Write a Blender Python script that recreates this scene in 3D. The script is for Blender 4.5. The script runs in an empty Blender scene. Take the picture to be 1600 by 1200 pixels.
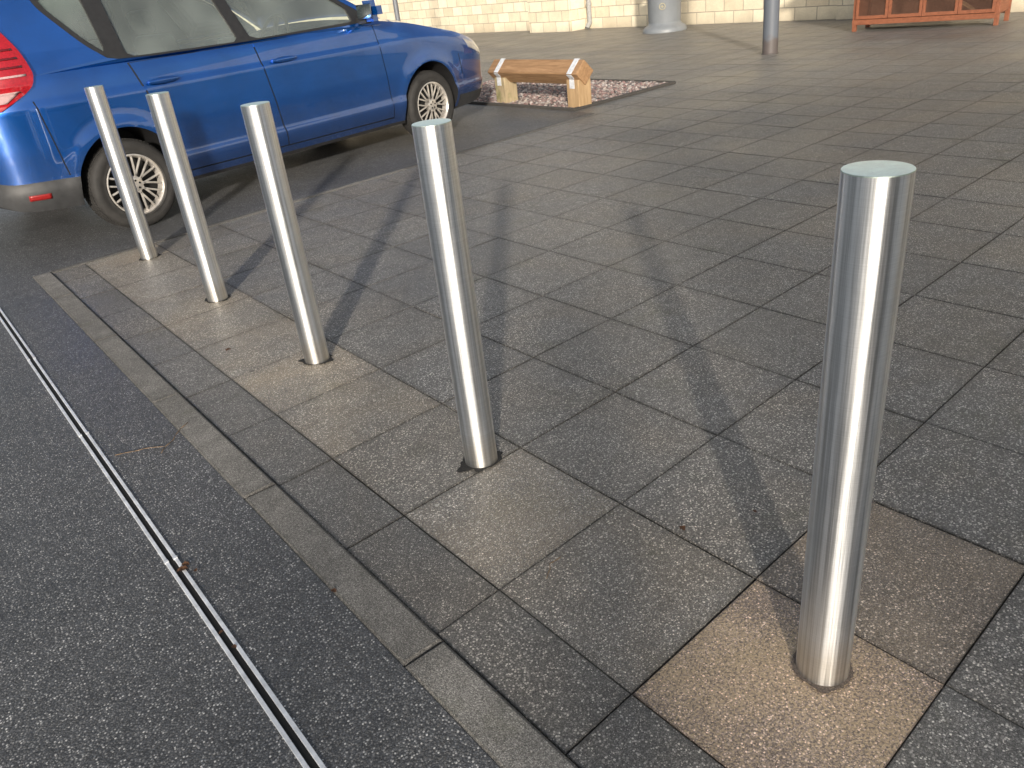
import bpy, bmesh, math, random
from mathutils import Vector, Matrix
random.seed(7)
D=bpy.data
scene=bpy.context.scene
coll=scene.collection
H=1.318
R=math.radians

# ------------------------------------------------------------------ helpers
def smooth_interp(pts,x):
    if x<=pts[0][0]: return pts[0][1]
    if x>=pts[-1][0]: return pts[-1][1]
    n=len(pts)
    for i in range(n-1):
        if pts[i][0]<=x<=pts[i+1][0]:
            x0,y0=pts[i]; x1,y1=pts[i+1]
            h=x1-x0
            def sl(j):
                if j==0: return (pts[1][1]-pts[0][1])/(pts[1][0]-pts[0][0])
                if j==n-1: return (pts[-1][1]-pts[-2][1])/(pts[-1][0]-pts[-2][0])
                a=(pts[j][1]-pts[j-1][1])/(pts[j][0]-pts[j-1][0]); b=(pts[j+1][1]-pts[j][1])/(pts[j+1][0]-pts[j][0])
                if a*b<=0: return 0
                return 2*a*b/(a+b)
            m0=sl(i); m1=sl(i+1)
            t=(x-x0)/h
            return (2*t**3-3*t**2+1)*y0+(t**3-2*t**2+t)*h*m0+(-2*t**3+3*t**2)*y1+(t**3-t**2)*h*m1

class MB:
    def __init__(s): s.v=[];s.f=[];s.m=[];s.sm=[]
    def add(s,verts,faces,mat=0,smooth=False,M=None):
        o=len(s.v)
        for p in verts:
            p=Vector(p)
            if M is not None: p=M@p
            s.v.append(p)
        for f in faces:
            s.f.append([i+o for i in f]); s.m.append(mat); s.sm.append(smooth)
    def box(s,c,size,mat=0,M=None,bev=0.0):
        bm=bmesh.new(); bmesh.ops.create_cube(bm,size=1)
        for v in bm.verts: v.co=Vector((v.co.x*size[0],v.co.y*size[1],v.co.z*size[2]))
        if bev>0: bmesh.ops.bevel(bm,geom=bm.edges[:],offset=bev,segments=2,affect='EDGES',profile=.5)
        for v in bm.verts: v.co+=Vector(c)
        s.frombm(bm,mat,False,M)
    def frombm(s,bm,mat=0,smooth=False,M=None):
        bm.verts.index_update()
        s.add([v.co.copy() for v in bm.verts],[[v.index for v in f.verts] for f in bm.faces],mat,smooth,M); bm.free()
    def rev(s,prof,n=32,mat=0,M=None,smooth=True,caps=True):
        vs=[];fs=[]
        for r,z in prof:
            for k in range(n):
                a=2*math.pi*k/n; vs.append((r*math.cos(a),r*math.sin(a),z))
        for i in range(len(prof)-1):
            for k in range(n):
                k2=(k+1)%n
                fs.append([i*n+k,i*n+k2,(i+1)*n+k2,(i+1)*n+k])
        if caps:
            if prof[0][0]>0: fs.append([k for k in range(n)][::-1])
            if prof[-1][0]>0: fs.append([(len(prof)-1)*n+k for k in range(n)])
        s.add(vs,fs,mat,smooth,M)
    def tube(s,p0,p1,r,n=8,mat=0,M=None,r2=None):
        p0=Vector(p0);p1=Vector(p1);d=p1-p0
        q=d.to_track_quat('Z','Y').to_matrix().to_4x4()
        MM=Matrix.Translation(p0)@q
        if M is not None: MM=M@MM
        s.rev([(r,0),(r2 if r2 else r,d.length)],n,mat,MM)
    def obj(s,name,mats,parent=None,label=None,autosm=None,loc=None):
        me=D.meshes.new(name); me.from_pydata([tuple(p) for p in s.v],[],s.f); 
        for m in mats: me.materials.append(m)
        for p,mi,sm in zip(me.polygons,s.m,s.sm): p.material_index=mi; p.use_smooth=sm
        me.update()
        bm=bmesh.new(); bm.from_mesh(me); bmesh.ops.remove_doubles(bm,verts=bm.verts,dist=1e-5) if autosm else None
        bmesh.ops.recalc_face_normals(bm,faces=bm.faces)
        bm.to_mesh(me); bm.free()
        if autosm: me.set_sharp_from_angle(angle=R(autosm))
        o=D.objects.new(name,me); coll.objects.link(o)
        if parent: o.parent=parent
        if label: o["label"]=label
        if loc: o.location=loc
        return o

def empty(name,loc,label,cat,group=None,rotz=0):
    o=D.objects.new(name,None); coll.objects.link(o); o.location=loc; o.rotation_euler=(0,0,rotz)
    o.empty_display_size=.2
    o["label"]=label;o["category"]=cat
    if group:o["group"]=group
    return o
def top(o,label,cat,kind=None,group=None):
    o["label"]=label;o["category"]=cat
    if kind:o["kind"]=kind
    if group:o["group"]=group
    return o

# ------------------------------------------------------------------ materials
def newmat(name):
    m=D.materials.new(name); m.use_nodes=True
    t=m.node_tree; b=t.nodes["Principled BSDF"]
    return m,t,b
def nd(t,typ,**kw):
    n=t.nodes.new(typ)
    for k,v in kw.items(): setattr(n,k,v)
    return n
def mul(t,a,b,fac=1.0,mode='MULTIPLY'):
    n=nd(t,'ShaderNodeMix',data_type='RGBA',blend_type=mode)
    if isinstance(fac,(int,float)): n.inputs[0].default_value=fac
    else: t.links.new(fac,n.inputs[0])
    for s,i in ((a,6),(b,7)):
        if isinstance(s,tuple): n.inputs[i].default_value=(*s,1) if len(s)==3 else s
        else: t.links.new(s,n.inputs[i])
    return n.outputs[2]
def mth(t,op,a,b=None,c=None):
    n=nd(t,'ShaderNodeMath',operation=op)
    for i,s in enumerate((a,b,c)):
        if s is None: continue
        if isinstance(s,(int,float)): n.inputs[i].default_value=s
        else: t.links.new(s,n.inputs[i])
    return n.outputs[0]
def ramp(t,inp,stops,interp='LINEAR'):
    n=nd(t,'ShaderNodeValToRGB'); cr=n.color_ramp; cr.interpolation=interp
    while len(cr.elements)<len(stops): cr.elements.new(.5)
    for e,(p,c) in zip(cr.elements,stops):
        e.position=p; e.color=(c,c,c,1) if isinstance(c,(int,float)) else (*c,1)
    t.links.new(inp,n.inputs[0]); return n.outputs[0]
def noise(t,vec,scale,detail=4,rough=.6,dist=0):
    n=nd(t,'ShaderNodeTexNoise'); n.inputs['Scale'].default_value=scale; n.inputs['Detail'].default_value=detail
    n.inputs['Roughness'].default_value=rough; n.inputs['Distortion'].default_value=dist
    t.links.new(vec,n.inputs['Vector']); return n.outputs['Fac']
def objco(t,scale=None):
    c=nd(t,'ShaderNodeTexCoord').outputs['Object']
    if scale:
        mp=nd(t,'ShaderNodeMapping'); mp.inputs['Scale'].default_value=scale; t.links.new(c,mp.inputs['Vector']); return mp.outputs[0]
    return c

def grain_mat(name,matrix,stops,scale,bumpd=.0015,rough=.75,attr=None,low=(.72,1.2),moss=0,white=0,warm=None,edge=False,midv=(.85,1.12),cover=.5,sun_pools=False):
    """stones of random colour in a darker binder"""
    m,t,b=newmat(name); co=objco(t)
    vo=nd(t,'ShaderNodeTexVoronoi'); vo.inputs['Scale'].default_value=scale; t.links.new(co,vo.inputs['Vector'])
    se=nd(t,'ShaderNodeSeparateColor'); t.links.new(vo.outputs['Color'],se.inputs[0])
    col=ramp(t,se.outputs[0],stops)
    vf=nd(t,'ShaderNodeTexVoronoi'); vf.inputs['Scale'].default_value=scale*2.3; t.links.new(co,vf.inputs['Vector'])
    sf=nd(t,'ShaderNodeSeparateColor'); t.links.new(vf.outputs['Color'],sf.inputs[0])
    fine=mul(t,matrix,ramp(t,sf.outputs[0],[(0,.5),(.6,1.0),(1,2.0)]))
    dist=mth(t,'MULTIPLY_ADD',se.outputs[2],.35,vo.outputs['Distance'])
    cov=ramp(t,dist,[(cover,1),(cover+.16,0)])
    col=mul(t,fine,col,cov,'MIX')
    n1=noise(t,co,1.1,5,.55,.4); col=mul(t,col,ramp(t,n1,[(.3,low[0]),(.7,low[1])]))
    n2=noise(t,co,12,6,.6); col=mul(t,col,ramp(t,n2,[(.3,midv[0]),(.7,midv[1])]))
    if warm:
        n5=noise(t,co,2.3,5,.6,.6); col=mul(t,col,warm,ramp(t,n5,[(.45,0),(.65,1)]))
    if moss:
        n3=noise(t,co,3.1,6,.7,.5); f=ramp(t,n3,[(.56,0),(.72,moss)]); col=mul(t,col,(.07,.075,.025),f,'MIX')
    if white:
        n6=noise(t,co,23,2,.4); f=ramp(t,n6,[(.77,0),(.785,white)]); col=mul(t,col,(.45,.45,.42),f,'MIX')
    if edge:
        uv=nd(t,'ShaderNodeUVMap'); s2=nd(t,'ShaderNodeSeparateXYZ'); t.links.new(uv.outputs[0],s2.inputs[0])
        def e1(o): return mth(t,'SUBTRACT',.5,mth(t,'ABSOLUTE',mth(t,'SUBTRACT',o,.5)))
        ed=mth(t,'MINIMUM',e1(s2.outputs[0]),e1(s2.outputs[1]))
        ed=mth(t,'SUBTRACT',ed,mth(t,'MULTIPLY',mth(t,'SUBTRACT',noise(t,co,22,4,.7),.45),.07))
        col=mul(t,col,ramp(t,ed,[(.0,.72),(.012,.88),(.06,1)]))
    if attr:
        a=nd(t,'ShaderNodeAttribute',attribute_name=attr); col=mul(t,col,a.outputs['Color'])
        if sun_pools:  # golden pools of sunlight near the bollards, painted into the slab colour
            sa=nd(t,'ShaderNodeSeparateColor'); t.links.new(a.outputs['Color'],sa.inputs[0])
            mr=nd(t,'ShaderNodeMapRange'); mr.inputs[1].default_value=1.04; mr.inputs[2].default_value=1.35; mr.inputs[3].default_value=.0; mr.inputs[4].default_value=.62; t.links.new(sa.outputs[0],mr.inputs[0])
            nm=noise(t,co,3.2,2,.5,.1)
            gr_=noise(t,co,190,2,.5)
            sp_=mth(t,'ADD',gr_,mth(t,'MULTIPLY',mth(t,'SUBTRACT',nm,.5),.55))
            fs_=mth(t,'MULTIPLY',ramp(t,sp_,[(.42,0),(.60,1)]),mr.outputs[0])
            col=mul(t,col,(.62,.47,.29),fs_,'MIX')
    t.links.new(col,b.inputs['Base Color'])
    if isinstance(rough,tuple):
        rr=nd(t,'ShaderNodeMapRange'); rr.inputs[1].default_value=.35; rr.inputs[2].default_value=.65; rr.inputs[3].default_value=rough[0]; rr.inputs[4].default_value=rough[1]; t.links.new(n1,rr.inputs[0]); t.links.new(rr.outputs[0],b.inputs['Roughness'])
    else: b.inputs['Roughness'].default_value=rough
    hh=mth(t,'MULTIPLY_ADD',cov,mth(t,'MULTIPLY_ADD',se.outputs[1],.6,.4),mth(t,'MULTIPLY',sf.outputs[1],.35))
    bp=nd(t,'ShaderNodeBump'); bp.inputs['Strength'].default_value=.8; bp.inputs['Distance'].default_value=bumpd
    t.links.new(hh,bp.inputs['Height']); t.links.new(bp.outputs[0],b.inputs['Normal'])
    return m
M_tile=grain_mat("paving_stone",(.150,.145,.136),[(0,(.065,.063,.06)),(.35,(.23,.222,.208)),(.7,(.46,.44,.41)),(1,(.92,.88,.81))],225,.0015,(.38,.56),"tint",(.84,1.12),.3,.7,(1.03,.99,.94),True,sun_pools=True)
M_asph=grain_mat("asphalt",(.066,.068,.072),[(0,(.05,.051,.053)),(.5,(.135,.137,.14)),(.85,(.30,.302,.305)),(1,(.66,.655,.64))],160,.0030,(.40,.6),None,(.8,1.2),0,.6,cover=.5)
M_kerb=grain_mat("kerb_concrete",(.22,.213,.20),[(0,(.12,.115,.108)),(.5,(.28,.27,.253)),(1,(.54,.52,.49))],240,.0020,.8,"tint",(.66,1.2),.35,.6,None,True,midv=(.75,1.15))
M_conc=grain_mat("edging_concrete",(.05,.046,.042),[(0,(.04,.035,.03)),(1,(.12,.11,.10))],320,.0009,.8,None,(.8,1.15))
M_soil=grain_mat("joint_soil",(.045,.040,.034),[(0,(.025,.022,.018)),(1,(.12,.105,.085))],200,.002,.95)
M_bit=grain_mat("bitumen",(.012,.012,.012),[(0,(.008,.008,.008)),(1,(.05,.045,.04))],200,.003,.8)
M_mort=grain_mat("mortar_patch",(.12,.095,.08),[(0,(.09,.075,.06)),(1,(.22,.18,.145))],260,.002,.85)
M_gr=grain_mat("earth_ground",(.06,.055,.05),[(0,(.05,.045,.04)),(1,(.15,.14,.12))],40,.003,.9)

def simple(name,col,rough=.5,metal=0,var=.15,scale=20,bump=0,coat=0,spec=None):
    m,t,b=newmat(name); co=objco(t)
    n=noise(t,co,scale,5,.6)
    c=mul(t,col,ramp(t,n,[(.3,1-var),(.7,1+var)])); t.links.new(c,b.inputs['Base Color'])
    b.inputs['Roughness'].default_value=rough; b.inputs['Metallic'].default_value=metal
    b.inputs['Coat Weight'].default_value=coat
    if bump:
        bp=nd(t,'ShaderNodeBump'); bp.inputs['Strength'].default_value=.6; bp.inputs['Distance'].default_value=bump
        t.links.new(n,bp.inputs['Height']); t.links.new(bp.outputs[0],b.inputs['Normal'])
    return m
def steel(name,cap=False):
    m,t,b=newmat(name)
    b.inputs['Metallic'].default_value=1
    oi=nd(t,'ShaderNodeObjectInfo')
    co0=nd(t,'ShaderNodeTexCoord').outputs['Object']
    mp=nd(t,'ShaderNodeMapping'); mp.inputs['Scale'].default_value=(3,3,420) if not cap else (60,60,60)
    t.links.new(co0,mp.inputs['Vector'])
    cb=nd(t,'ShaderNodeCombineXYZ'); 
    rr=mth(t,'MULTIPLY',oi.outputs['Random'],50)
    for i in range(3): t.links.new(rr,cb.inputs[i])
    t.links.new(cb.outputs[0],mp.inputs['Location'])
    n=noise(t,mp.outputs[0],1,4,.6)
    mp2=nd(t,'ShaderNodeMapping'); mp2.inputs['Scale'].default_value=(110,110,.9); t.links.new(co0,mp2.inputs['Vector']); t.links.new(cb.outputs[0],mp2.inputs['Location'])
    n2=noise(t,mp2.outputs[0],1,6,.75)
    n3=noise(t,co0,9,5,.7)
    c=mul(t,(.90,.92,.94) if not cap else (.82,.93,.86),ramp(t,n,[(.3,.92),(.7,1.04)]))
    c=mul(t,c,ramp(t,n2,[(.36,.64),(.56,1.0)]) if not cap else ramp(t,n2,[(.32,.88),(.58,1.0)]))
    c=mul(t,c,ramp(t,n3,[(.3,.93),(.6,1.0)]))
    sp=nd(t,'ShaderNodeSeparateXYZ'); t.links.new(co0,sp.inputs[0])
    if not cap:
        g=ramp(t,mth(t,'MULTIPLY_ADD',n3,-.12,sp.outputs[2]),[(-.0,1),(.06,0)])
        c=mul(t,c,(.88,.84,.78),g,'MULTIPLY')
    t.links.new(c,b.inputs['Base Color'])
    r=nd(t,'ShaderNodeMapRange'); r.inputs[1].default_value=.3; r.inputs[2].default_value=.7; r.inputs[3].default_value=.26; r.inputs[4].default_value=.52; t.links.new(n2,r.inputs[0])
    t.links.new(r.outputs[0],b.inputs['Roughness'])
    if not cap:
        b.inputs['Anisotropic'].default_value=.68; b.inputs['Anisotropic Rotation'].default_value=.25
        tg=nd(t,'ShaderNodeTangent',direction_type='RADIAL',axis='Z'); t.links.new(tg.outputs[0],b.inputs['Tangent'])
        bp=nd(t,'ShaderNodeBump'); bp.inputs['Strength'].default_value=.25; bp.inputs['Distance'].default_value=.0002
        t.links.new(n,bp.inputs['Height']); t.links.new(bp.outputs[0],b.inputs['Normal'])
    return m
M_steel=steel("brushed_steel"); M_cap=steel("steel_cap",True)
M_galv=simple("galvanised_steel",(.70,.72,.75),.40,.25,.22,30)
M_black=simple("black_plastic",(.018,.018,.019),.5,0,.2,30)
M_trim=simple("grey_bumper_trim",(.035,.036,.038),.55,0,.2,30)
M_mirror=simple("mirror_glass",(.25,.28,.3),.05,1,.05,5)
M_void=simple("dark_void",(.004,.004,.004),.9)
M_rub=simple("tyre_rubber",(.022,.021,.02),.75,0,.4,14,.001)
M_rim=simple("wheel_silver",(.56,.53,.49),.32,.6,.3,12)
M_red=simple("tail_lamp_red",(.30,.006,.012),.12,0,.2,60,0,.8)
M_redd=simple("tail_lamp_dark_red",(.10,.004,.006),.15,0,.2,60,0,.8)
M_refl=simple("reflector_red",(.22,.01,.01),.3,0,.2,60)
M_white=simple("lamp_clear",(.40,.40,.41),.1,.3,.2,10,0,.8)
M_pink=simple("tail_lamp_clear",(.42,.28,.28),.12,0,.15,40,0,.8)
M_seat=simple("seat_fabric",(.09,.09,.1),.9,0,.2,40)
M_grey=simple("grey_paint",(.13,.14,.155),.45,.1,.12,6)
M_binm=simple("grey_bin_plastic",(.17,.185,.2),.45,0,.1,5)
M_gold=simple("emblem_gold",(.36,.32,.2),.5)
M_pipe=simple("drainpipe_grey",(.27,.27,.26),.5)
M_mesh=simple("wire_mesh",(.11,.055,.035),.7,0)
m,t,b=newmat("blue_car_paint"); co=objco(t)
nn=noise(t,co,3,6,.65); c=mul(t,(.003,.085,.36),ramp(t,nn,[(.3,.85),(.7,1.15)]))
sp=nd(t,'ShaderNodeSeparateXYZ'); t.links.new(co,sp.inputs[0])
nf=noise(t,co,25,6,.7)
dirt=ramp(t,mth(t,'MULTIPLY_ADD',nf,-.35,sp.outputs[2]),[(.05,.4),(.45,0)])
c=mul(t,c,(.09,.085,.08),dirt,'MIX')
t.links.new(c,b.inputs['Base Color']); b.inputs['Metallic'].default_value=.7; b.inputs['Roughness'].default_value=.27
b.inputs['Coat Weight'].default_value=1; b.inputs['Coat Roughness'].default_value=.015; b.inputs['Coat IOR'].default_value=1.7
M_blue=m
m,t,b=newmat("car_glass"); t.nodes.remove(b)
out=[n for n in t.nodes if n.type=='OUTPUT_MATERIAL'][0]
tr=nd(t,'ShaderNodeBsdfTransparent'); tr.inputs[0].default_value=(.78,.88,.83,1)
gl=nd(t,'ShaderNodeBsdfGlossy'); gl.inputs['Roughness'].default_value=.0
df=nd(t,'ShaderNodeBsdfDiffuse'); df.inputs[0].default_value=(.40,.46,.44,1)
lw=nd(t,'ShaderNodeFresnel'); lw.inputs[0].default_value=1.9
m1=nd(t,'ShaderNodeMixShader'); 
nz=noise(t,objco(t),2.5,3,.5); f=ramp(t,nz,[(.3,.14),(.7,.34)])
t.links.new(f,m1.inputs[0]); t.links.new(tr.outputs[0],m1.inputs[1]); t.links.new(df.outputs[0],m1.inputs[2])
m2=nd(t,'ShaderNodeMixShader'); t.links.new(lw.outputs[0],m2.inputs[0]); t.links.new(m1.outputs[0],m2.inputs[1]); t.links.new(gl.outputs[0],m2.inputs[2])
t.links.new(m2.outputs[0],out.inputs[0]); M_glass=m
def wood(name,ca,cb_,axis=(1,1,1),rough=.6,green=0):
    m,t,b=newmat(name); co=objco(t,axis)
    n=noise(t,co,1,6,.6,1.2)
    c=ramp(t,n,[(.3,ca),(.7,cb_)])
    if green:
        n2=noise(t,objco(t),5,5,.6); c=mul(t,c,(.1,.13,.03),ramp(t,n2,[(.5,0),(.7,green)]),'MIX')
    t.links.new(c,b.inputs['Base Color']); b.inputs['Roughness'].default_value=rough
    bp=nd(t,'ShaderNodeBump'); bp.inputs['Strength'].default_value=.5; bp.inputs['Distance'].default_value=.003
    t.links.new(n,bp.inputs['Height']); t.links.new(bp.outputs[0],b.inputs['Normal'])
    return m
M_wood=wood("varnished_timber",(.20,.11,.05),(.38,.23,.12),(30,3,30))
M_wpost=wood("post_timber",(.28,.18,.09),(.45,.31,.17),(25,25,3),.7)
M_wpostg=wood("weathered_post_timber",(.26,.20,.12),(.42,.34,.21),(25,25,3),.8,.8)
M_hutch=wood("red_brown_hutch_timber",(.17,.055,.025),(.27,.095,.045),(20,3,20))
M_hutchd=wood("dark_hutch_lining",(.10,.045,.026),(.15,.07,.04),(20,3,20))
m,t,b=newmat("cream_blockwork"); co=objco(t)
sp=nd(t,'ShaderNodeSeparateXYZ'); t.links.new(co,sp.inputs[0])
cx=nd(t,'ShaderNodeCombineXYZ'); 
t.links.new(mth(t,'ADD',sp.outputs[0],sp.outputs[1]),cx.inputs[0]); t.links.new(sp.outputs[2],cx.inputs[1])
br=nd(t,'ShaderNodeTexBrick'); br.inputs['Scale'].default_value=1; br.inputs['Brick Width'].default_value=.45; br.inputs['Row Height'].default_value=.225
br.inputs['Mortar Size'].default_value=.008; br.inputs['Color1'].default_value=(.80,.72,.55,1); br.inputs['Color2'].default_value=(.64,.55,.40,1); br.inputs['Mortar'].default_value=(.40,.35,.28,1)
br.inputs['Bias'].default_value=0; br.inputs['Mortar Smooth'].default_value=.2
t.links.new(cx.outputs[0],br.inputs['Vector'])
c=mul(t,br.outputs['Color'],ramp(t,noise(t,co,3,6,.7),[(.3,.85),(.7,1.1)]))
c=mul(t,c,ramp(t,noise(t,co,70,4,.7),[(.3,.85),(.7,1.1)]))
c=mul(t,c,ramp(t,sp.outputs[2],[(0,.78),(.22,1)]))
t.links.new(c,b.inputs['Base Color']); b.inputs['Roughness'].default_value=.85
bp=nd(t,'ShaderNodeBump',invert=True); bp.inputs['Strength'].default_value=.8; bp.inputs['Distance'].default_value=.008
t.links.new(br.outputs['Fac'],bp.inputs['Height']); t.links.new(bp.outputs[0],b.inputs['Normal'])
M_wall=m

# ------------------------------------------------------------------ ground
mb=MB(); mb.add([(-150,-150,-.03),(150,-150,-.03),(150,150,-.03),(-150,150,-.03)],[[0,1,2,3]])
top(mb.obj("ground",[M_gr]),"bare earth ground reaching to the horizon","ground","structure")
SK=.06
def bound(x): return 5.50+.10*(x-.5)
XA=5.72
mb=MB(); z=.004
pts=[(-60,-60),(.497,-60),(.497,bound(.5)),(XA,bound(XA)),(XA,60),(-60,60)]
mb.add([(x,y,z) for x,y in pts],[[0,1,2,5],[2,3,4,5]])
top(mb.obj("road",[M_asph]),"dark speckled asphalt road and car park surface","road","structure")
mb=MB(); mb.add([(.5,-8,-.009),(40,-8,-.009),(40,40,-.009),(.5,40,-.009)],[[0,1,2,3]])
top(mb.obj("pavement_bed",[M_soil]),"dark soil in the joints beneath paving slabs","ground","structure")

def set_tint(me,tints,uvs=None):
    ca=me.color_attributes.new("tint",'FLOAT_COLOR','CORNER')
    ul=me.uv_layers.new(name="UVMap") if uvs else None
    for k,(p,tn) in enumerate(zip(me.polygons,tints)):
        for q,li in enumerate(p.loop_indices):
            ca.data[li].color=(*tn,1)
            if ul: ul.data[li].uv=uvs[k][q]
xs=[.606,.800]+[.800+.45*k for k in range(1,31)]
vs=[];fs=[];tn=[];uvs=[]
SQ=[(0,0),(1,0),(1,1),(0,1)]
def slab(x0,x1,ya,yb,z0=0,g=.0018,bev=.0022,ti=(1,1,1),skew=SK,jit=.0012):
    o=len(vs)
    dz=[z0+random.uniform(-jit,jit) for _ in range(4)]
    jx=random.uniform(-.0009,.0009); jy=random.uniform(-.0009,.0009)
    for inset,zz in ((0,-.012),(0,-bev*.8),(bev,0)):
        cs=[(x0+g+inset,ya+g+inset),(x1-g-inset,ya+g+inset),(x1-g-inset,yb-g-inset),(x0+g+inset,yb-g-inset)]
        for (x,y),d in zip(cs,dz): vs.append((x+jx,y+jy+skew*(x-.8),zz+d))
    fs.append([o+8,o+9,o+10,o+11]); tn.append(ti); uvs.append(SQ)
    for a in (0,4):
        for i in range(4):
            j=(i+1)%4; fs.append([o+a+i,o+a+j,o+a+4+j,o+a+4+i]); tn.append(tuple(c*.8 for c in ti)); uvs.append([(0,0)]*4)
for c in range(len(xs)-1):
    x0,x1=xs[c],xs[c+1]
    for k in range(-14,42):
        ya=.825+.437*k; yb=ya+.437
        ym=ya+SK*(x1-.8)
        if x0<XA-.1 and ym>bound(x0)+.3: continue
        if x0>5.8 and x1<7.4 and ym>6.8 and ym<9.6: continue
        v=random.gauss(.97,.03); w=random.gauss(0,.005)
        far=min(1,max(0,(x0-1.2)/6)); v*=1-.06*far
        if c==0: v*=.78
        if c==1: v*=1.12; w+=.02  # slabs along the bollard row: sunlit warmth painted into the tint
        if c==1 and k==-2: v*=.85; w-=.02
        if c==1 and k==-1: ti=(1.36,1.12,1.0)  # slab of the nearest bollard: strongest painted sunlight
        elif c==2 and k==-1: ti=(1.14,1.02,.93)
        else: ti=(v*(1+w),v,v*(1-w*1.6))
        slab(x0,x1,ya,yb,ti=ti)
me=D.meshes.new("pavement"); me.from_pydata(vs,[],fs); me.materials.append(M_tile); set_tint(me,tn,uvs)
o=D.objects.new("pavement",me); coll.objects.link(o)
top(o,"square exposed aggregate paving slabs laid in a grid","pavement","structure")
vs=[];fs=[];tn=[];uvs=[]
y=-6.1
while y<bound(.5)-.02:
    y2=min(y+.915,bound(.5))
    v=random.gauss(.88,.09); slab(.495,.606,y,y2,.0075,.002,.007,(v*1.01,v,v*.98),0,.001); y=y2
x=.606
while x<XA:
    x2=min(x+.915,XA); v=random.gauss(.6,.08)
    o=len(vs)
    for inset,zz in ((0,-.01),(0,.004),(.003,.0075)):
        for (xx,side) in ((x+.002+inset,0),(x2-.002-inset,0),(x2-.002-inset,1),(x+.002+inset,1)):
            vs.append((xx,bound(xx)-(.05-inset if side==0 else inset),zz))
    fs.append([o+8,o+9,o+10,o+11]); tn.append((v,v,v)); uvs.append(SQ)
    for a in (0,4):
        for i in range(4):
            j=(i+1)%4; fs.append([o+a+i,o+a+j,o+a+4+j,o+a+4+i]); tn.append((v,v,v)); uvs.append([(0,0)]*4)
    x=x2
me=D.meshes.new("kerb"); me.from_pydata(vs,[],fs); me.materials.append(M_kerb); set_tint(me,tn,uvs)
o=D.objects.new("kerb",me); coll.objects.link(o)
top(o,"flush concrete kerb edging between slabs and asphalt","kerb","structure")

e=empty("slot_drain",(.235,0,.004),"narrow galvanised slot drain set in the asphalt","drain")
mb=MB()
y=-6.0
while y<14:
    L=1.0
    for sx in (-1,1):
        j=random.uniform(-.0008,.0008)
        mb.box((sx*.0120+j,y+L/2,.0012),(.0095,L-.004,.006),0,bev=.001)
    for sx in (-1,1): mb.box((sx*.0120,y,.003),(.011,.012,.006),0)
    y+=L
mb.obj("drain_lip",[M_galv],e)
mb=MB(); mb.add([(-.009,-6,.0008),(.009,-6,.0008),(.009,14,.0008),(-.009,14,.0008)],[[0,1,2,3]])
mb.obj("drain_slot",[M_void],e)

# ------------------------------------------------------------------ bollards
BY=[.600,1.760,2.890,4.030,5.215]; BX=1.122; r=.0508
mb=MB(); mb.rev([(r,-.05),(r,.0),(r,.35),(r,.7),(r,1.0082)],96,0,caps=False)
tube=mb.obj("shaft",[M_steel])
mb=MB(); prof=[(r-.0005,1.0075),(r-.0005,1.0098),(r-.0010,1.0104),(r*.9,1.0106),(r*.5,1.0109),(.004,1.0110)]
mb.rev(prof,96,0); cap=mb.obj("end_cap",[M_cap],autosm=30)
labels=["brushed stainless steel bollard standing in a tan sunlit slab"]+["brushed stainless steel bollard set in the paving slabs"]*4
for i,by in enumerate(BY):
    e=empty("bollard",(BX,by,0),labels[i],"bollard","row of steel bollards along the kerb")
    if i==0: a,b2=tube,cap; e.rotation_euler=(.0063,.0078,0)
    else:
        a=tube.copy(); b2=cap.copy(); coll.objects.link(a); coll.objects.link(b2)
    a.parent=e; b2.parent=e
    a.rotation_euler=(0,0,random.uniform(0,6)); 
    mb=MB(); n=60; amp=[.010,.030,.022,.016,.016][i]; base=[.056,.058,.056,.056,.056][i]
    vv=[(0,0,.0035)]
    ph=[random.uniform(0,6) for _ in range(5)]
    for k in range(n):
        a_=2*math.pi*k/n
        rr=base+amp*max(0,(math.sin(a_*2+ph[0])+.6*math.sin(a_*5+ph[1])+.5*math.sin(a_*9+ph[2])))*.6+random.uniform(0,.004)
        vv.append((rr*math.cos(a_),rr*math.sin(a_),.0035))
    mb.add(vv,[[0,k+1,(k+1)%n+1] for k in range(n)])
    top(mb.obj("filler_patch",[M_mort if i==0 else M_bit],loc=(BX,by,0)),"brown mortar ring around a bollard base" if i==0 else "dark irregular filler ring around a bollard base","ground patch","structure")

# ------------------------------------------------------------------ building wall
e=empty("school_building",(14.0,0,0),"cream concrete block building wall with a projecting pier","building")
mb=MB(); mb.box((.15,15,2.1),(.3,60,4.3)); mb.obj("wall",[M_wall],e)
mb=MB(); mb.box((-.27,15.4,2.1),(.54,1.45,4.3)); mb.obj("pier",[M_wall],e)
mb=MB(); mb.box((-.06,8.1,2.1),(.12,.45,4.3)); mb.obj("pier",[M_wall],e)
mb=MB(); mb.rev([(.055,.12),(.055,4.2)],20); mb.tube((0,0,.14),(-.1,0,.03),.055,16)
for zz in (.5,2,3.6): mb.rev([(.065,zz),(.065,zz+.05)],20)
mb.obj("drainpipe",[M_pipe],e,loc=(-.09,14.50,0),autosm=40)

e=empty("thin_grey_post",(9.2,15.1,0),"slim grey steel post standing on the paving","post")
mb=MB(); mb.rev([(.05,0),(.05,3.2),(.04,3.25)],20); mb.obj("shaft",[M_grey],e,autosm=40)
mb=MB(); mb.rev([(.1,0),(.1,.02),(.06,.04)],20); mb.obj("base_flange",[M_grey],e,autosm=40)

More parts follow.
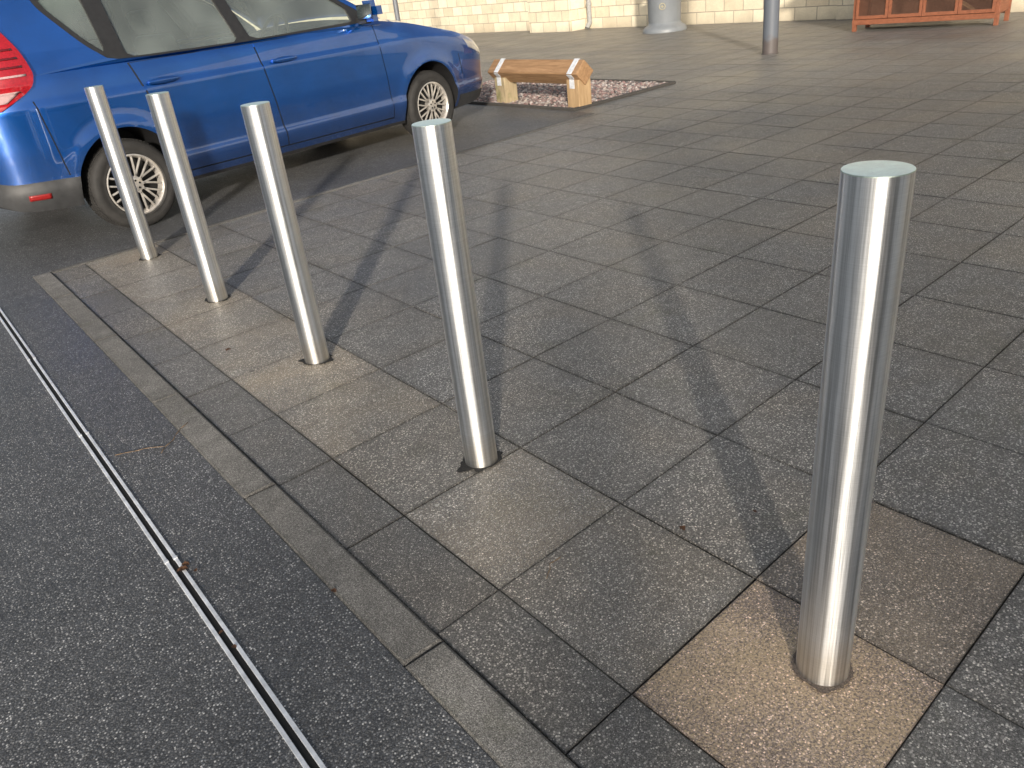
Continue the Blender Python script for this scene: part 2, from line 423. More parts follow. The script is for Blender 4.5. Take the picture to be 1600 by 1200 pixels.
e=empty("canopy_post",(9.84,6.83,0),"round grey painted steel post on the paving","post")
m,t,b=newmat("post_grey_weathered"); co=objco(t); sp=nd(t,'ShaderNodeSeparateXYZ'); t.links.new(co,sp.inputs[0])
c=mul(t,(.105,.118,.14),(.09,.07,.06),ramp(t,mth(t,'MULTIPLY_ADD',noise(t,co,12,5),-.3,sp.outputs[2]),[(.0,.8),(.08,0)]),'MIX'); t.links.new(c,b.inputs['Base Color']); b.inputs['Roughness'].default_value=.5
mb=MB(); mb.rev([(.1,0),(.1,3.4)],32); mb.obj("shaft",[m],e,autosm=40)
mb=MB(); mb.rev([(.115,0),(.115,.008),(.102,.012)],32); mb.obj("base_flange",[m],e,autosm=40)

e=empty("litter_bin",(13.0,11.45,0),"large round grey litter bin with a flared base and emblem","litter bin",rotz=0)
mb=MB(); mb.rev([(.43,0),(.43,.05),(.40,.09),(.33,.13),(.31,.17)],48); mb.obj("base",[M_binm],e,autosm=50)
mb=MB(); mb.rev([(.31,.17),(.315,.2),(.33,.75),(.345,.78),(.345,.82),(.3,.83)],48); mb.obj("body",[M_binm],e,autosm=50)
mb=MB()
for k in range(4):
    a=math.pi/4+k*math.pi/2; mb.box((.27*math.cos(a),.27*math.sin(a),.95),(.1,.1,.26),bev=.01)
mb.rev([(.345,1.06),(.35,1.1),(.33,1.2),(.22,1.29),(.05,1.33)],48); mb.obj("hood",[M_binm],e,autosm=50)
mb=MB(); 
ang=math.atan2(-11.45,-13.0)-.12
Mx=Matrix.Rotation(ang,4,'Z')@Matrix.Translation((.332,0,.46))@Matrix.Rotation(math.pi/2,4,'Y')
mb.rev([(.06,-.02),(.06,.006),(.05,.008),(.05,-.02)],32,M=Mx,caps=False); mb.box((0,0,0),(.05,.012,.02),M=Mx); mb.box((0,0,0),(.012,.05,.02),M=Mx)
mb.obj("emblem",[M_gold],e)

hx=(12.07,6.97); hy=(12.39,5.05); L=math.hypot(hy[0]-hx[0],hy[1]-hx[1]); an=math.atan2(hy[1]-hx[1],hy[0]-hx[0])
e=empty("rabbit_hutch",(hx[0],hx[1],0),"red brown wooden rabbit hutch with wire mesh doors","rabbit hutch",rotz=an)
mb=MB(); dp=.6
for x in (.03,L-.03):
    for y in (.03,dp-.03): mb.box((x,y,.55),(.055,.055,1.1),bev=.003)
mb.box((L/2,.02,.125),(L,.045,.07),bev=.003); mb.box((L/2,.02,1.05),(L,.045,.07),bev=.003)
mb.box((L/2,.005,.62),(L,.03,.06),bev=.003)
for x in (.02,L-.02): mb.box((x,dp/2,.6),(.015,dp-.1,.9))
mb.obj("frame",[M_hutch],e)
mb=MB(); mb.box((L/2,dp-.02,.6),(L-.1,.02,1.0)); mb.box((L/2,dp/2,.14),(L-.08,dp-.08,.02)); mb.box((L/2,dp/2,.62),(L-.08,dp-.08,.02)); mb.obj("lining",[M_hutchd],e)
mb=MB(); mb.box((L/2,dp/2-.03,1.13),(L+.16,dp+.2,.035),M=Matrix.Rotation(R(4),4,'X')); mb.obj("roof",[M_black],e)
mb=MB()
Mr=Matrix.Translation((1.25,.3,.38))@Matrix.Rotation(R(32),4,'Y'); mb.box((0,0,0),(.85,.16,.015),M=Mr); mb.obj("ramp",[M_wpost],e)
nd_=4; w=(L-.1)/nd_
for k in range(nd_):
    x0=.05+k*w; 
    mb=MB(); zc0,zc1=.17,.58
    for x in (x0+.02,x0+w-.025): mb.box((x,-.012,(zc0+zc1)/2),(.04,.025,zc1-zc0),bev=.002)
    for z in (zc0+.02,zc1-.02): mb.box((x0+w/2,-.012,z),(w-.01,.024,.045),bev=.002)
    dobj=mb.obj("door",[M_hutch],e)
    mb=MB()
    n=int(w/.016)
    for i in range(n-2): mb.box((x0+.03+i*.016,-.002,(zc0+zc1)/2),(.004,.004,zc1-zc0-.05))
    for i in range(24): mb.box((x0+w/2,-.003,zc0+.03+i*.016),(w-.06,.004,.004))
    mb.obj("wire_mesh",[M_mesh],dobj)

# ------------------------------------------------------------------ gravel bed and knee rail
bx0,bx1,by0,by1=5.78,7.45,6.35,9.6
def bf(x): return by0+.07*(x-bx0)
mb=MB(); mb.add([(bx0,bf(bx0),.003),(bx1,bf(bx1),.003),(bx1,by1,.003),(bx0,by1,.003)],[[0,1,2,3]])
top(mb.obj("gravel_bed_soil",[M_soil]),"dark soil under the gravel bed","ground","structure")
m,t,b=newmat("mixed_gravel"); 
a=nd(t,'ShaderNodeAttribute',attribute_name="tint"); t.links.new(a.outputs['Color'],b.inputs['Base Color']); b.inputs['Roughness'].default_value=.7
vs=[];fs=[];tn=[]
bmt=bmesh.new(); bmesh.ops.create_icosphere(bmt,subdivisions=1,radius=1); ico=[v.co.copy() for v in bmt.verts]; icf=[[v.index for v in f.verts] for f in bmt.faces]; bmt.free()
pal=[(.30,.22,.20),(.34,.29,.26),(.17,.13,.12),(.40,.36,.34),(.24,.15,.14),(.13,.12,.12)]
for i in range(4200):
    x=random.uniform(bx0+.02,bx1-.02); y=random.uniform(bf(x)+.02,by1-.02); s=random.uniform(.011,.024)
    q=Matrix.Rotation(random.uniform(0,6),3,'Z')@Matrix.Rotation(random.uniform(0,6),3,'X')
    o=len(vs); c0=random.choice(pal); kk=random.uniform(.7,1.1)
    for p in ico:
        p2=q@Vector((p.x*s*1.3,p.y*s,p.z*s*.75))*random.uniform(.88,1.1); vs.append((p2.x+x,p2.y+y,p2.z+.01+random.uniform(0,.002)))
    for f in icf: fs.append([a_+o for a_ in f]); tn.append(tuple(ch*kk for ch in c0))
me=D.meshes.new("gravel"); me.from_pydata(vs,[],fs); me.materials.append(m); set_tint(me,tn)
o=D.objects.new("gravel",me); coll.objects.link(o); top(o,"pinkish grey decorative gravel filling the bed","gravel","stuff")
mb=MB()
def strip(p,q,wd,h,mat=0):
    p=Vector((*p,0));q=Vector((*q,0)); d=(q-p); an_=math.atan2(d.y,d.x)
    mb.box((d.length/2,0,h/2),(d.length,wd,h),mat,Matrix.Translation(p)@Matrix.Rotation(an_,4,'Z'),bev=.004)
strip((bx0-.02,bf(bx0)-.02),(bx1+.02,bf(bx1)-.02),.04,.03); strip((bx1+.0,bf(bx1)+.002),(bx1,by1),.04,.031); strip((bx0,bf(bx0)+.002),(bx0,by1),.04,.029)
top(mb.obj("bed_edging",[M_conc]),"low dark edging around the gravel bed","edging","structure")

e=empty("timber_knee_rail",(5.95,6.42,0),"low timber knee rail with galvanised straps beside gravel","knee rail")
for k,(yy,mat) in enumerate(((0,M_wpost),(1.22,M_wpostg))):
    mb=MB(); mb.box((0,yy,.12),(.18,.18,.34),bev=.008)
    mb.obj("post",[mat],e,label="pale timber post" if k==0 else "greenish weathered timber post")
SQR=.178; hz_=.352; q4=SQR/2/math.sqrt(2)
mb=MB(); Mr=Matrix.Translation((0,.64,hz_))@Matrix.Rotation(R(45),4,'Y'); mb.box((0,0,0),(SQR,1.50,SQR),M=Mr,bev=.012); mb.obj("rail",[M_wood],e)
for yy in (0,1.22):
    mb=MB(); 
    for sx in (-1,1):
        Ms=Matrix.Translation((sx*(q4+.002),yy,hz_+q4+.002))@Matrix.Rotation(R(45*sx),4,'Y'); mb.box((0,0,.0),(SQR+.004,.07,.005),M=Ms)
        mb.box((sx*(.0935),yy,.25),(.005,.07,.09))
        Ms=Matrix.Translation((sx*(.110),yy,.322))@Matrix.Rotation(R(-45*sx),4,'Y'); mb.box((0,0,.0),(.055,.07,.005),M=Ms)
    mb.obj("strap",[M_galv],e)

# ------------------------------------------------------------------ car
CX,CY=1.142+.035,7.059-.13; WB=3.0; WR=.302; AC=.322
car=empty("parked_car",(CX,CY,.004),"blue family hatchback car parked on the asphalt","car",rotz=math.atan2(.210,.978))
HW=[(-.80,.60),(-.77,.70),(-.68,.80),(-.5,.875),(-.2,.915),(.3,.93),(1.5,.935),(2.4,.93),(3.0,.925),(3.4,.91),(3.65,.875),(3.86,.80),(4.0,.68),(4.10,.48)]
BT=[(-.80,.98),(-.7,1.04),(-.5,1.07),(0,1.07),(1.2,1.06),(2.4,1.085),(2.8,1.04),(3.15,.965),(3.5,.88),(3.75,.80),(3.95,.71),(4.10,.6)]
ZB=[(-.80,.34),(-.7,.28),(-.4,.25),(0,.22),(2.8,.2),(3.4,.2),(3.85,.22),(4.10,.3)]
OFF=[(.15,.10),(.22,.075),(.30,.035),(.36,.012),(.40,.006),(.44,.016),(.52,.010),(.66,.0),(.80,.0),(.895,.0),(.915,.010),(.97,.018),(1.03,.028),(1.1,.05)]
DK=[(2.45,1.13),(2.8,1.115),(3.15,1.05),(3.5,.96),(3.75,.88),(3.95,.77),(4.10,.63)]
def sidew(s,z):
    b_=smooth_interp(BT,s)
    w=smooth_interp(HW,s)-smooth_interp(OFF,z)
    if s>2.45:
        k=min(1,(s-2.45)/.3); u=max(0,(z-(b_-.12))/.12); w-=.05*u*u*k
    for cx in (0,WB):
        dd=math.hypot(s-cx,z-AC); w+=.018*math.exp(-((dd-.375)/.05)**2)
    return w
stations=[-.8,-.79,-.77,-.74,-.7]+[-.66+.04*i for i in range(int((2.44+.66)/.04)+1)]+[2.445,2.455]+[2.48+.04*i for i in range(36)]+[3.92,3.94,3.96,3.98,4.0,4.02,4.04,4.06,4.08,4.10]
stations=sorted(set(round(s,4) for s in stations if s<=4.10))
rings=[]
for s in stations:
    zb=smooth_interp(ZB,s); bt=smooth_interp(BT,s); ring=[(0,zb),(.5*smooth_interp(HW,s),zb)]
    for i in range(35):
        z=zb+(bt-zb)*i/34; ring.append((sidew(s,z),z))
    wt=ring[-1][0]
    if -.5<s<2.45:
        ring+=[(wt-.04,bt+.003),(wt-.07,bt),(wt-.08,.8)]+[((wt-.08)*(1-k/7),.80) for k in range(1,8)]
    else:
        dk=smooth_interp(DK,s) if s>2 else bt+.02
        for k in range(1,11):
            w=wt*(1-k/10); ring.append((w,bt+(dk-bt)*(1-(w/wt)**2.2)))
    rings.append((s,ring))
n=len(rings[0][1])
vs=[];fs=[]
for s,ring in rings:
    full=[(-w,z) for w,z in ring]+[(w,z) for w,z in ring[-2:0:-1]]
    for w,z in full: vs.append((s,w,z))
N=2*n-2
for i in range(len(rings)-1):
    for k in range(N):
        k2=(k+1)%N; fs.append([i*N+k,i*N+k2,(i+1)*N+k2,(i+1)*N+k])
fs.append(list(range(N))[::-1]); fs.append([(len(rings)-1)*N+k for k in range(N)])
mb=MB(); mb.add(vs,fs,0,True); body=mb.obj("body",[M_blue,M_black],car)
for cx in (0,WB):
    for sy in (-1,1):
        cb=MB(); Mx=Matrix.Translation((cx,sy*.55,AC))@Matrix.Rotation(R(-90)*sy,4,'X')
        cb.rev([(.362,.0),(.362,.6)],64,M=Mx); co_=cb.obj("cutter",[M_black]); co_.parent=car
        md=body.modifiers.new("b",'BOOLEAN'); md.operation='DIFFERENCE'; md.solver='EXACT'; md.object=co_
        bpy.context.view_layer.update()
        dg=bpy.context.evaluated_depsgraph_get(); me=D.meshes.new_from_object(body.evaluated_get(dg)); body.modifiers.clear(); body.data=me
        D.objects.remove(co_)
me=body.data; me.name="body"
me.materials.clear(); 
for q_ in (M_blue,M_black,M_trim): me.materials.append(q_)
for p in me.polygons:
    inside=False
    for cx in (0,WB):
        if all(math.hypot(me.vertices[v].co.x-cx,me.vertices[v].co.z-AC)<.366 for v in p.vertices): inside=True
    c=p.center
    rel=(c.z-smooth_interp(ZB,c.x))/(smooth_interp(BT,c.x)-smooth_interp(ZB,c.x))
    p.material_index=1 if inside else 0
    if abs(c.y)<.83 and .79<c.z<.81 and -.5<c.x<2.45: p.material_index=1
    if c.x<-.34 and rel<8/34: p.material_index=2
    if c.x>3.4 and rel<6/34: p.material_index=2
    if -.34<=c.x<=3.4 and rel<1/34 and not inside: p.material_index=1
    p.use_smooth=True
me.set_sharp_from_angle(angle=R(32))

TH=.385
def gw(z,s=1.0): return .895-TH*(z-1.06)-max(0,.93-smooth_interp(HW,s))*(1 if s<.3 else 0)
def sw2(s,z):
    return sidew(s,z) if z<1.06 else gw(z,s)
def patch(f00,f10,f11,f01,nu,nv,off,thick,side):
    vv=[];ff=[]
    for j in range(nv+1):
        for i in range(nu+1):
            u=i/nu;v=j/nv
            s=(1-u)*(1-v)*f00[0]+u*(1-v)*f10[0]+u*v*f11[0]+(1-u)*v*f01[0]
            z=(1-u)*(1-v)*f00[1]+u*(1-v)*f10[1]+u*v*f11[1]+(1-u)*v*f01[1]
            vv.append((s,side*(sw2(s,z)+off),z))
    for j in range(nv):
        for i in range(nu): a=j*(nu+1)+i; ff.append([a,a+1,a+nu+2,a+nu+1])
    edge=[i for i in range(nu+1)]+[(j)*(nu+1)+nu for j in range(1,nv+1)]+[nv*(nu+1)+i for i in range(nu-1,-1,-1)]+[j*(nu+1) for j in range(nv-1,0,-1)]
    o=len(vv)
    for k in edge: x,y,z=vv[k]; vv.append((x,y-side*thick,z))
    for k in range(len(edge)):
        k2=(k+1)%len(edge); ff.append([edge[k],edge[k2],o+k2,o+k])
    return vv,ff
LL=[(.90,-.74),(1.0,-.76),(1.1,-.75),(1.2,-.72),(1.30,-.60),(1.37,-.50)]
LR=[(.90,-.64),(.95,-.54),(1.0,-.45),(1.06,-.405),(1.1,-.395),(1.2,-.405),(1.30,-.44),(1.37,-.475)]
def lamp(side,z0,z1,u0,u1,off,nz_=12,nu=8):
    vv=[];ff=[]
    for j in range(nz_+1):
        z=z0+(z1-z0)*j/nz_; a=smooth_interp(LL,z); b_=smooth_interp(LR,z)
        for i in range(nu+1):
            u=u0+(u1-u0)*i/nu; s=a+(b_-a)*u
            wl=sidew(s,z) if z<1.0 else gw(z,s)+.01
            if 1.0<=z<1.06: wl=max(wl-.005,sidew(s,z))
            bul=.012*math.sin(math.pi*min(1,max(0,u)))*math.sin(math.pi*min(1,max(0,(z-.9)/.48)))
            vv.append((s,side*(wl+off+bul+.012),z))
    for j in range(nz_):
        for i in range(nu): a=j*(nu+1)+i; ff.append([a,a+1,a+nu+2,a+nu+1])
    edge=[i for i in range(nu+1)]+[(j)*(nu+1)+nu for j in range(1,nz_+1)]+[nz_*(nu+1)+i for i in range(nu-1,-1,-1)]+[j*(nu+1) for j in range(nz_-1,0,-1)]
    o=len(vv)
    for k in edge: x,y,z=vv[k]; vv.append((x,y-side*.07,z))
    for k in range(len(edge)):
        k2=(k+1)%len(edge); ff.append([edge[k],edge[k2],o+k2,o+k])
    return vv,ff
for side in (-1,1):
    mb=MB()
    v,f=patch((.415,.29),(2.51,.27),(2.42,1.065),(.205,1.065),60,20,.0015,.01,side); mb.add(v,f,0,True)
    mb.obj("door_seal",[M_void],car)
    for (a,b_,c,d,hs,hz) in (((.425,.30),(1.315,.29),(1.19,1.062),(.215,1.062),.40,.925),((1.327,.29),(2.50,.28),(2.41,1.062),(1.202,1.062),1.42,.92)):
        mb=MB(); v,f=patch(a,b_,c,d,40,48,.005,.006,side); mb.add(v,f,0,True); dr=mb.obj("door",[M_blue],car,autosm=50)
        mb=MB(); wy=side*(sidew(hs,hz)+.03)
        bm=bmesh.new(); bmesh.ops.create_uvsphere(bm,u_segments=20,v_segments=12,radius=1)
        for vv in bm.verts: vv.co=Vector((hs+vv.co.x*.12,wy+vv.co.y*.012,hz+vv.co.z*.02))
        mb.frombm(bm,0,True)
        for dx in (-.09,.09): mb.box((hs+dx,side*(sidew(hs,hz)+.012),hz),(.025,.04,.025),0,bev=.004)
        bm=bmesh.new(); bmesh.ops.create_uvsphere(bm,u_segments=20,v_segments=12,radius=1)
        for vv in bm.verts: vv.co=Vector((hs+vv.co.x*.075,side*(sidew(hs,hz)+.004)+vv.co.y*.005,hz-.012+vv.co.z*.032))
        mb.frombm(bm,1,True)
        mb.obj("handle",[M_blue,M_black],dr)
    mb=MB(); v,f=lamp(side,.90,1.37,0,1,0,24,10); mb.add(v,f,0,True)
    lm=mb.obj("tail_light",[M_red],car,autosm=60)
    mb=MB(); v,f=lamp(side,.94,1.0,.1,.8,.006,6,8); mb.add(v,f,0,True); mb.obj("reversing_lens",[M_pink],lm)
    for z_ in (1.08,1.13,1.18,1.23):
        mb=MB(); v,f=lamp(side,z_,z_+.012,.15,.88,.005,3,8); mb.add(v,f,0,True); mb.obj("lens_rib",[M_pink if z_<1.1 else M_redd],lm)
    mb=MB(); v,f=patch((-.66,.345),(-.54,.34),(-.54,.375),(-.66,.38),8,3,.004,.02,side); mb.add(v,f,0,True); mb.obj("reflector",[M_refl],car)
    mb=MB(); v,f=patch((3.62,.73),(3.92,.63),(3.88,.71),(3.56,.82),14,8,.006,.02,side); mb.add(v,f,0,True); mb.obj("headlight",[M_white],car,autosm=60)
    for a,b_,c,d in (((-.40,.46),(-.392,.46),(-.45,.93),(-.458,.93)),((3.48,.5),(3.487,.5),(3.44,.70),(3.433,.70))):
        mb=MB(); v,f=patch(a,b_,c,d,6,12,.001,.006,side); mb.add(v,f,0)
        mb.obj("panel_gap",[M_void],car)
    mb=MB(); bm=bmesh.new(); bmesh.ops.create_cube(bm,size=1); bmesh.ops.bevel(bm,geom=bm.edges[:],offset=.3,segments=4,affect='EDGES')
    for vv in bm.verts: vv.co=Vector((2.30+vv.co.x*.14+vv.co.z*-.01,side*(1.04+vv.co.y*.23),1.17+vv.co.z*.16))
    mb.frombm(bm,0,True); mb.box((2.30,side*.92,1.10),(.07,.16,.05),1,bev=.01); mb.box((2.233,side*1.04,1.17),(.012,.17,.11),2,bev=.003)
    mb.obj("wing_mirror",[M_blue,M_black,M_mirror],car,autosm=40)

def chaikin(p,it=2,r_=.2):
    for _ in range(it):
        q=[]
        for i in range(len(p)):
            a=p[i];b_=p[(i+1)%len(p)]
            q.append((a[0]*(1-r_)+b_[0]*r_,a[1]*(1-r_)+b_[1]*r_)); q.append((a[0]*r_+b_[0]*(1-r_),a[1]*r_+b_[1]*(1-r_)))
        p=q
    return p
def panel(name,polys,side,off,thick,mat):
    cu=D.curves.new("tmp",'CURVE'); cu.dimensions='2D'; cu.fill_mode='BOTH'; cu.extrude=thick/2
    for p in polys:
        s_=cu.splines.new('POLY'); s_.points.add(len(p)-1)
        for pt,(x,y) in zip(s_.points,p): pt.co=(x,y,0,1)
        s_.use_cyclic_u=True
    ob=D.objects.new("tmp",cu); coll.objects.link(ob); bpy.context.view_layer.update()
    dg=bpy.context.evaluated_depsgraph_get(); me=D.meshes.new_from_object(ob.evaluated_get(dg)); D.objects.remove(ob)
    for v in me.vertices:
        x,y,zc=v.co; zc+=off; v.co=(x,side*(gw(y,x)+zc*.93),y+zc*.36)
    me.materials.clear(); me.materials.append(mat)
    bm=bmesh.new(); bm.from_mesh(me); bmesh.ops.recalc_face_normals(bm,faces=bm.faces); bm.to_mesh(me); bm.free()
    o=D.objects.new(name,me); coll.objects.link(o); o.parent=car; return o
outer=[(-.60,1.05),(-.60,1.2),(-.52,1.42),(-.40,1.56),(-.2,1.6),(1.45,1.6),(1.75,1.55),(2.1,1.36),(2.45,1.13),(2.52,1.05)]
dlo=chaikin([(2.42,1.075),(2.36,1.15),(2.03,1.35),(1.72,1.50),(1.45,1.555),(.2,1.56),(-.22,1.53),(-.19,1.43),(-.02,1.20),(.12,1.075)],2,.15)
q1=chaikin([(.10,1.13),(.10,1.52),(-.17,1.50),(-.14,1.42),(-.01,1.24)],2,.12)
q2=chaikin([(.22,1.095),(1.10,1.085),(1.0,1.53),(.22,1.535)],2,.06)
q3=chaikin([(1.20,1.085),(2.22,1.10),(2.2,1.21),(1.97,1.36),(1.70,1.47),(1.45,1.53),(1.09,1.53)],2,.06)
dlo2=[( (x-1.1)*.998+1.1,(y-1.3)*.99+1.3) for x,y in dlo]
def quadpanel(name,q,side,off,mat):
    mb=MB(); c=(sum(a for a,_ in q)/len(q),sum(b for _,b in q)/len(q))
    pts=[]
    for x,y in q:
        x=(x-c[0])*1.02+c[0]; y=(y-c[1])*1.02+c[1]; pts.append((x,side*(gw(y,x)+off*.93),y+off*.36))
    mb.add(pts,[list(range(len(pts)))]); return mb.obj(name,[mat],car)
for side in (-1,1):
    panel("side_pillar_frame",[outer,dlo],side,0,.03,M_blue)
    panel("window_trim",[dlo2,q1,q2,q3],side,-.001,.026,M_black)
    for q in (q1,q2,q3): quadpanel("side_window",q,side,-.004,M_glass)
def sheet(name,rows,mat,th=None):
    mb=MB(); vv=[];ff=[]; m_=len(rows[0])
    for r_ in rows: vv+=r_
    for j in range(len(rows)-1):
        for i in range(m_-1): a=j*m_+i; ff.append([a,a+1,a+m_+1,a+m_])
    mb.add(vv,ff,0,True); return mb.obj(name,[mat],car)
rows=[]
for s,z0,c in [(-.50,1.50,.04),(-.42,1.565,.05),(-.3,1.59,.06),(0,1.6,.07),(.5,1.6,.085),(1,1.6,.085),(1.45,1.6,.07),(1.7,1.57,.05)]:
    w=gw(z0,s)+.01; rows.append([(s,w*k/8,z0+c*(1-(k/8)**2)) for k in range(-8,9)])
sheet("roof",rows,M_blue)
rows=[]
for k2 in range(9):
    u=k2/8; s=1.69+u*.85; z0=1.565-u*.47+.036*4*u*(1-u)*.6; w=gw(z0)
    rows.append([(s+.10*(1-(k/8)**2),w*k/8,z0+.045*(1-(k/8)**2)) for k in range(-8,9)])
sheet("windscreen",rows,M_glass)
rows=[]
for k2 in range(7):
    u=k2/6; s=-.48-u*.14; z0=1.50-u*.42; w=gw(z0,s)
    rows.append([(s-.12*(1-(k/8)**2),w*k/8,z0+.01) for k in range(-8,9)])
sheet("rear_window",rows,M_glass)
mb=MB(); mb.box((-.60,0,1.535),(.22,1.15,.03),bev=.01); mb.obj("spoiler",[M_blue],car)
for (sx,sy) in ((1.15,-.4),(1.15,.4),(.25,-.45),(.25,.0),(.25,.45)):
    mb=MB(); Mt=Matrix.Translation((sx,sy,0))@Matrix.Rotation(R(-12),4,'Y')
    ww=.46 if sx>1 else .4
    mb.box((-.2,0,1.02),(.13,ww,.5),M=Mt,bev=.05); mb.box((-.22,0,1.37),(.09,.24,.16),M=Mt,bev=.035)
    mb.obj("seat",[M_seat],car,autosm=40)
mb=MB(); mb.box((2.15,0,.98),(.5,1.45,.2),bev=.05); mb.obj("dashboard",[M_black],car)
mb=MB()
Mw=Matrix.Translation((1.78,-.38,1.06))@Matrix.Rotation(R(-65),4,'Y')
vv=[];ff=[]
for i in range(28):
    a=2*math.pi*i/28
    for j in range(8):
        b_=2*math.pi*j/8; rr=.18+.014*math.cos(b_); vv.append((rr*math.cos(a),rr*math.sin(a),.014*math.sin(b_)))
for i in range(28):
    for j in range(8): ff.append([i*8+j,i*8+(j+1)%8,((i+1)%28)*8+(j+1)%8,((i+1)%28)*8+j])
mb.add(vv,ff,0,True,Mw); mb.box((0,0,0),(.34,.04,.02),0,Mw); mb.obj("steering_wheel",[M_black],car)
def wheel(cx,side):
    w=D.objects.new("wheel",None); coll.objects.link(w); w.parent=car; w.location=(cx,side*.815,WR-.004); w.rotation_euler=(R(90) if side<0 else R(-90),0,0); w.scale=(.93,.93,1)
    return w
mbt=MB(); mbt.rev([(.215,-.095),(.25,-.105),(.30,-.102),(.318,-.085),(.325,-.05),(.325,.05),(.318,.085),(.30,.102),(.262,.106),(.25,.1),(.232,.104),(.215,.092)],72,0,caps=False)
for k in range(72):
    a=2*math.pi*k/72
    for zz in (-.045,.0,.045): mbt.box((0,0,0),(.006,.018,.04),0,Matrix.Rotation(a+zz,4,'Z')@Matrix.Translation((.3255,0,zz)))
tyre0=mbt.obj("tyre",[M_rub],autosm=40)
mbr=MB(); mbr.rev([(.222,.060),(.222,.098),(.213,.101),(.205,.092),(.198,.07),(.195,.04)],64,0,caps=False)
mbr.rev([(.2,.035),(.001,.035)],48,1,caps=False)
mbr.rev([(.062,.04),(.06,.085),(.045,.092),(.03,.094),(.001,.094)],32,0,caps=False)
for k in range(10):
    a=2*math.pi*k/10
    for da in (-.17,.17):
        p0=Vector((.045*math.cos(a-da*.9),.045*math.sin(a-da*.9),.078)); p1=Vector((.208*math.cos(a+da),.208*math.sin(a+da),.086))
        d=p1-p0; Ms=Matrix.Translation((p0+p1)/2)@Matrix.Rotation(math.atan2(d.y,d.x),4,'Z'); mbr.box((0,0,0),(d.length,.014,.014),0,Ms,bev=.003)
for k in range(5):
    a=2*math.pi*k/5+.3; mbr.rev([(.008,.09),(.008,.097)],10,1,Matrix.Translation((.03*math.cos(a),.03*math.sin(a),0)))
rim0=mbr.obj("rim",[M_rim,M_void],autosm=40)
first=True
for cx in (0,WB):
    for side in (-1,1):
        w=wheel(cx,side)
        if first: a_,b_=tyre0,rim0; first=False
        else:
            a_=tyre0.copy();b_=rim0.copy(); coll.objects.link(a_);coll.objects.link(b_)
        a_.parent=w;b_.parent=w

# ------------------------------------------------------------------ litter
M_leaf=simple("dead_leaf",(.1,.045,.02),.8,0,.4,60)
def leaf(x,y,s,rot,lab):
    mb=MB(); n=10; vv=[]
    for i in range(n+1):
        u=i/n; w=.35*math.sin(math.pi*u)**.8*(1+.25*math.sin(u*19)) if 0<u<1 else 0
        for k in (-1,0,1): vv.append(((u-.5)*s,k*w*s,.003+.25*s*abs(k)*random.uniform(.3,1)*math.sin(math.pi*u)))
    ff=[]
    for i in range(n):
        for k in range(2): a=i*3+k; ff.append([a,a+1,a+4,a+3])
    mb.add(vv,ff,0,True); o=mb.obj("dead_leaf",[M_leaf],loc=(x,y,.006)); o.rotation_euler=(0,0,rot); top(o,lab,"leaf",None,"dead leaves on the ground")
for x,y,s in ((.245,1.93,.030),(.258,1.945,.024),(.24,1.55,.016),(.236,1.62,.014),(1.27,1.09,.022),(.50,1.55,.018),(.9,3.3,.03),(1.45,1.0,.014),(.27,1.9,.014)):
    leaf(x,y,s,random.uniform(0,6),"small curled brown dead leaf lying on the ground")
M_twig=simple("twig",(.2,.13,.07),.8)
for k,(x,y,a,l) in enumerate(((.40,2.62,.7,.2),(.42,2.66,2.6,.16),(.9,1.2,.3,.08))):
    mb=MB(); p=Vector((0,0,.006))
    for i in range(5):
        q=p+Vector((l/5,random.uniform(-.012,.012),random.uniform(-.001,.002))); mb.tube(p,q,.0012,5); p=q
    o=mb.obj("twig",[M_twig],loc=(x,y,.003)); o.rotation_euler=(0,0,a); top(o,"thin dry straw twig lying on the ground","twig",None,"twigs on the ground")

# ------------------------------------------------------------------ unseen blockers added behind the viewer to cast shade on the paving
dv=Vector((.64,.768,0)); pv=Vector((.768,-.64,0))
def at(dist,q): return dv*dist+pv*q
ang=math.atan2(.768,.64)
c=at(-11,.66+7); e=empty("added_shade_building",(c.x,c.y,0),"low cream block building added out of view to shade the paving","building",rotz=ang)  # added building, unseen, shades the right side of the paving
mb=MB(); mb.box((-3,0,2.6),(6,14,5.2)); mb.obj("wall",[M_wall],e)  # wall of the added, unseen shade building
mb=MB(); mb.box((-3,0,5.27),(6.2,14.2,.14)); mb.obj("roof",[M_grey],e)
for yy in (-4.5,-1.5,1.5,4.5): 
    mw=MB(); mw.box((.02,yy,1.7),(.06,1.6,1.3)); mw.obj("shade_building_window",[M_black],e)
c=at(-9,.07); e=empty("added_shade_pier",(c.x,c.y,0),"cream block pier with rounded cap added out of view to cast shade","shade pier",rotz=ang)  # added pier, unseen, throws the broad central shadow
mb=MB(); mb.box((0,0,1.65),(.4,.34,3.3)); mb.obj("shade_pier_shaft",[M_wall],e)
mb=MB(); mb.rev([(.22,3.3),(.2,3.4),(.12,3.52),(.02,3.56)],24); mb.obj("shade_pier_cap",[M_wall],e)
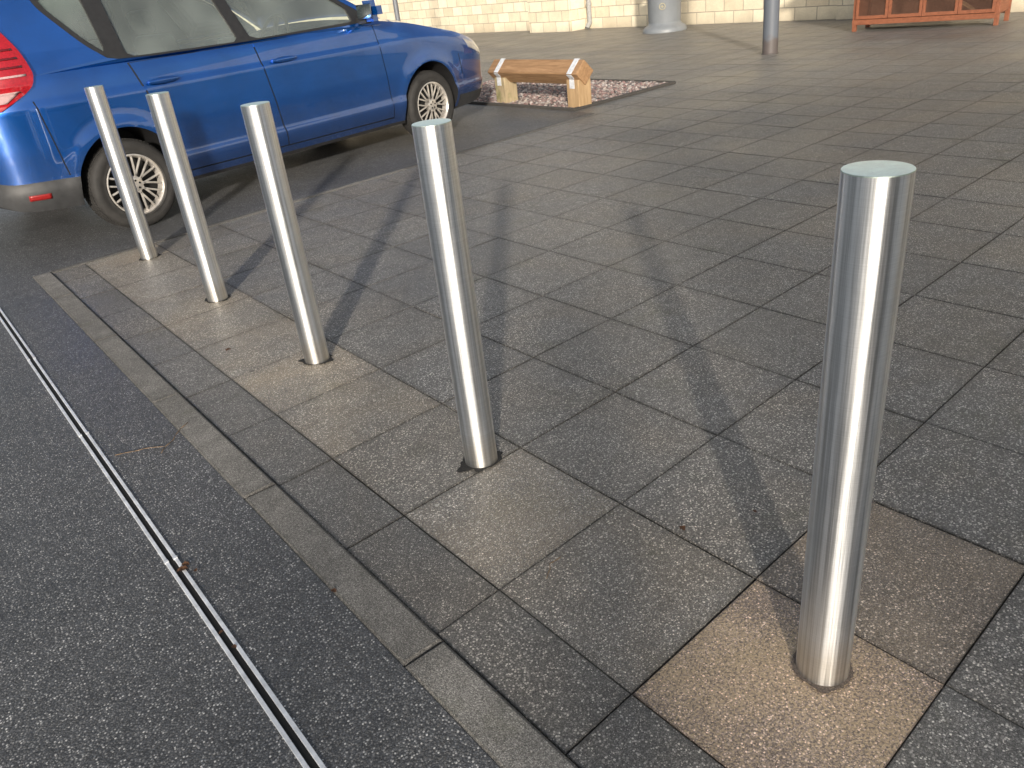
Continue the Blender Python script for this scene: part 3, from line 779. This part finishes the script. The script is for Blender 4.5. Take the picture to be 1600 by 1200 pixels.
for q_,w_,h_ in ((-.55,.16,4.1),(-.80,.08,3.6)):  # added masts, unseen, throw faint shadow bands over the slabs
    c=at(-10,q_); e=empty("added_shade_mast",(c.x,c.y,0),"tall square timber mast added out of view to cast a shade band","mast","unseen timber masts added to cast shade",rotz=ang)
    mb=MB(); mb.box((0,0,h_/2),(w_,w_,h_),bev=.01); mb.obj("shade_mast_shaft",[M_wpostg],e)
    mb=MB(); mb.box((0,0,h_+.02),(w_+.03,w_+.03,.04),bev=.005); mb.obj("shade_mast_cap",[M_galv],e)

# ------------------------------------------------------------------ camera, light
cam=D.cameras.new("cam"); co=D.objects.new("camera",cam); coll.objects.link(co)
cam.sensor_width=36; cam.lens=36*1240/1600; cam.clip_start=.02; cam.clip_end=600
X=Vector((.7721,-.6262,-.1075)).normalized(); Z=-Vector((.5212,.7210,-.4564)).normalized(); Y=Z.cross(X).normalized(); X=Y.cross(Z)
Mc=Matrix((X,Y,Z)).transposed().to_4x4(); Mc.translation=(0,0,H); co.matrix_world=Mc
scene.camera=co
el=R(15.5); dx,dy=-.64,-.768
ts=Vector((dx*math.cos(el),dy*math.cos(el),math.sin(el))).normalized()
sl=D.lights.new("sun",'SUN'); sl.energy=5.0; sl.angle=R(2.2); sl.color=(1,.91,.79)
so=D.objects.new("sun",sl); coll.objects.link(so); so.rotation_euler=ts.to_track_quat('Z','Y').to_euler(); so.location=(0,0,10)
w=D.worlds.new("World"); scene.world=w; w.use_nodes=True; t=w.node_tree
sky=nd(t,'ShaderNodeTexSky',sky_type='NISHITA'); sky.sun_disc=False; sky.sun_elevation=el; sky.sun_rotation=math.atan2(dx,dy)%(2*math.pi); sky.dust_density=3
hs=nd(t,'ShaderNodeHueSaturation'); hs.inputs['Saturation'].default_value=.5; t.links.new(sky.outputs[0],hs.inputs['Color'])
bg=t.nodes['Background']; bg.inputs[1].default_value=.18; t.links.new(hs.outputs[0],bg.inputs[0])
scene.view_settings.view_transform='Standard'; scene.view_settings.look='None'; scene.view_settings.exposure=0
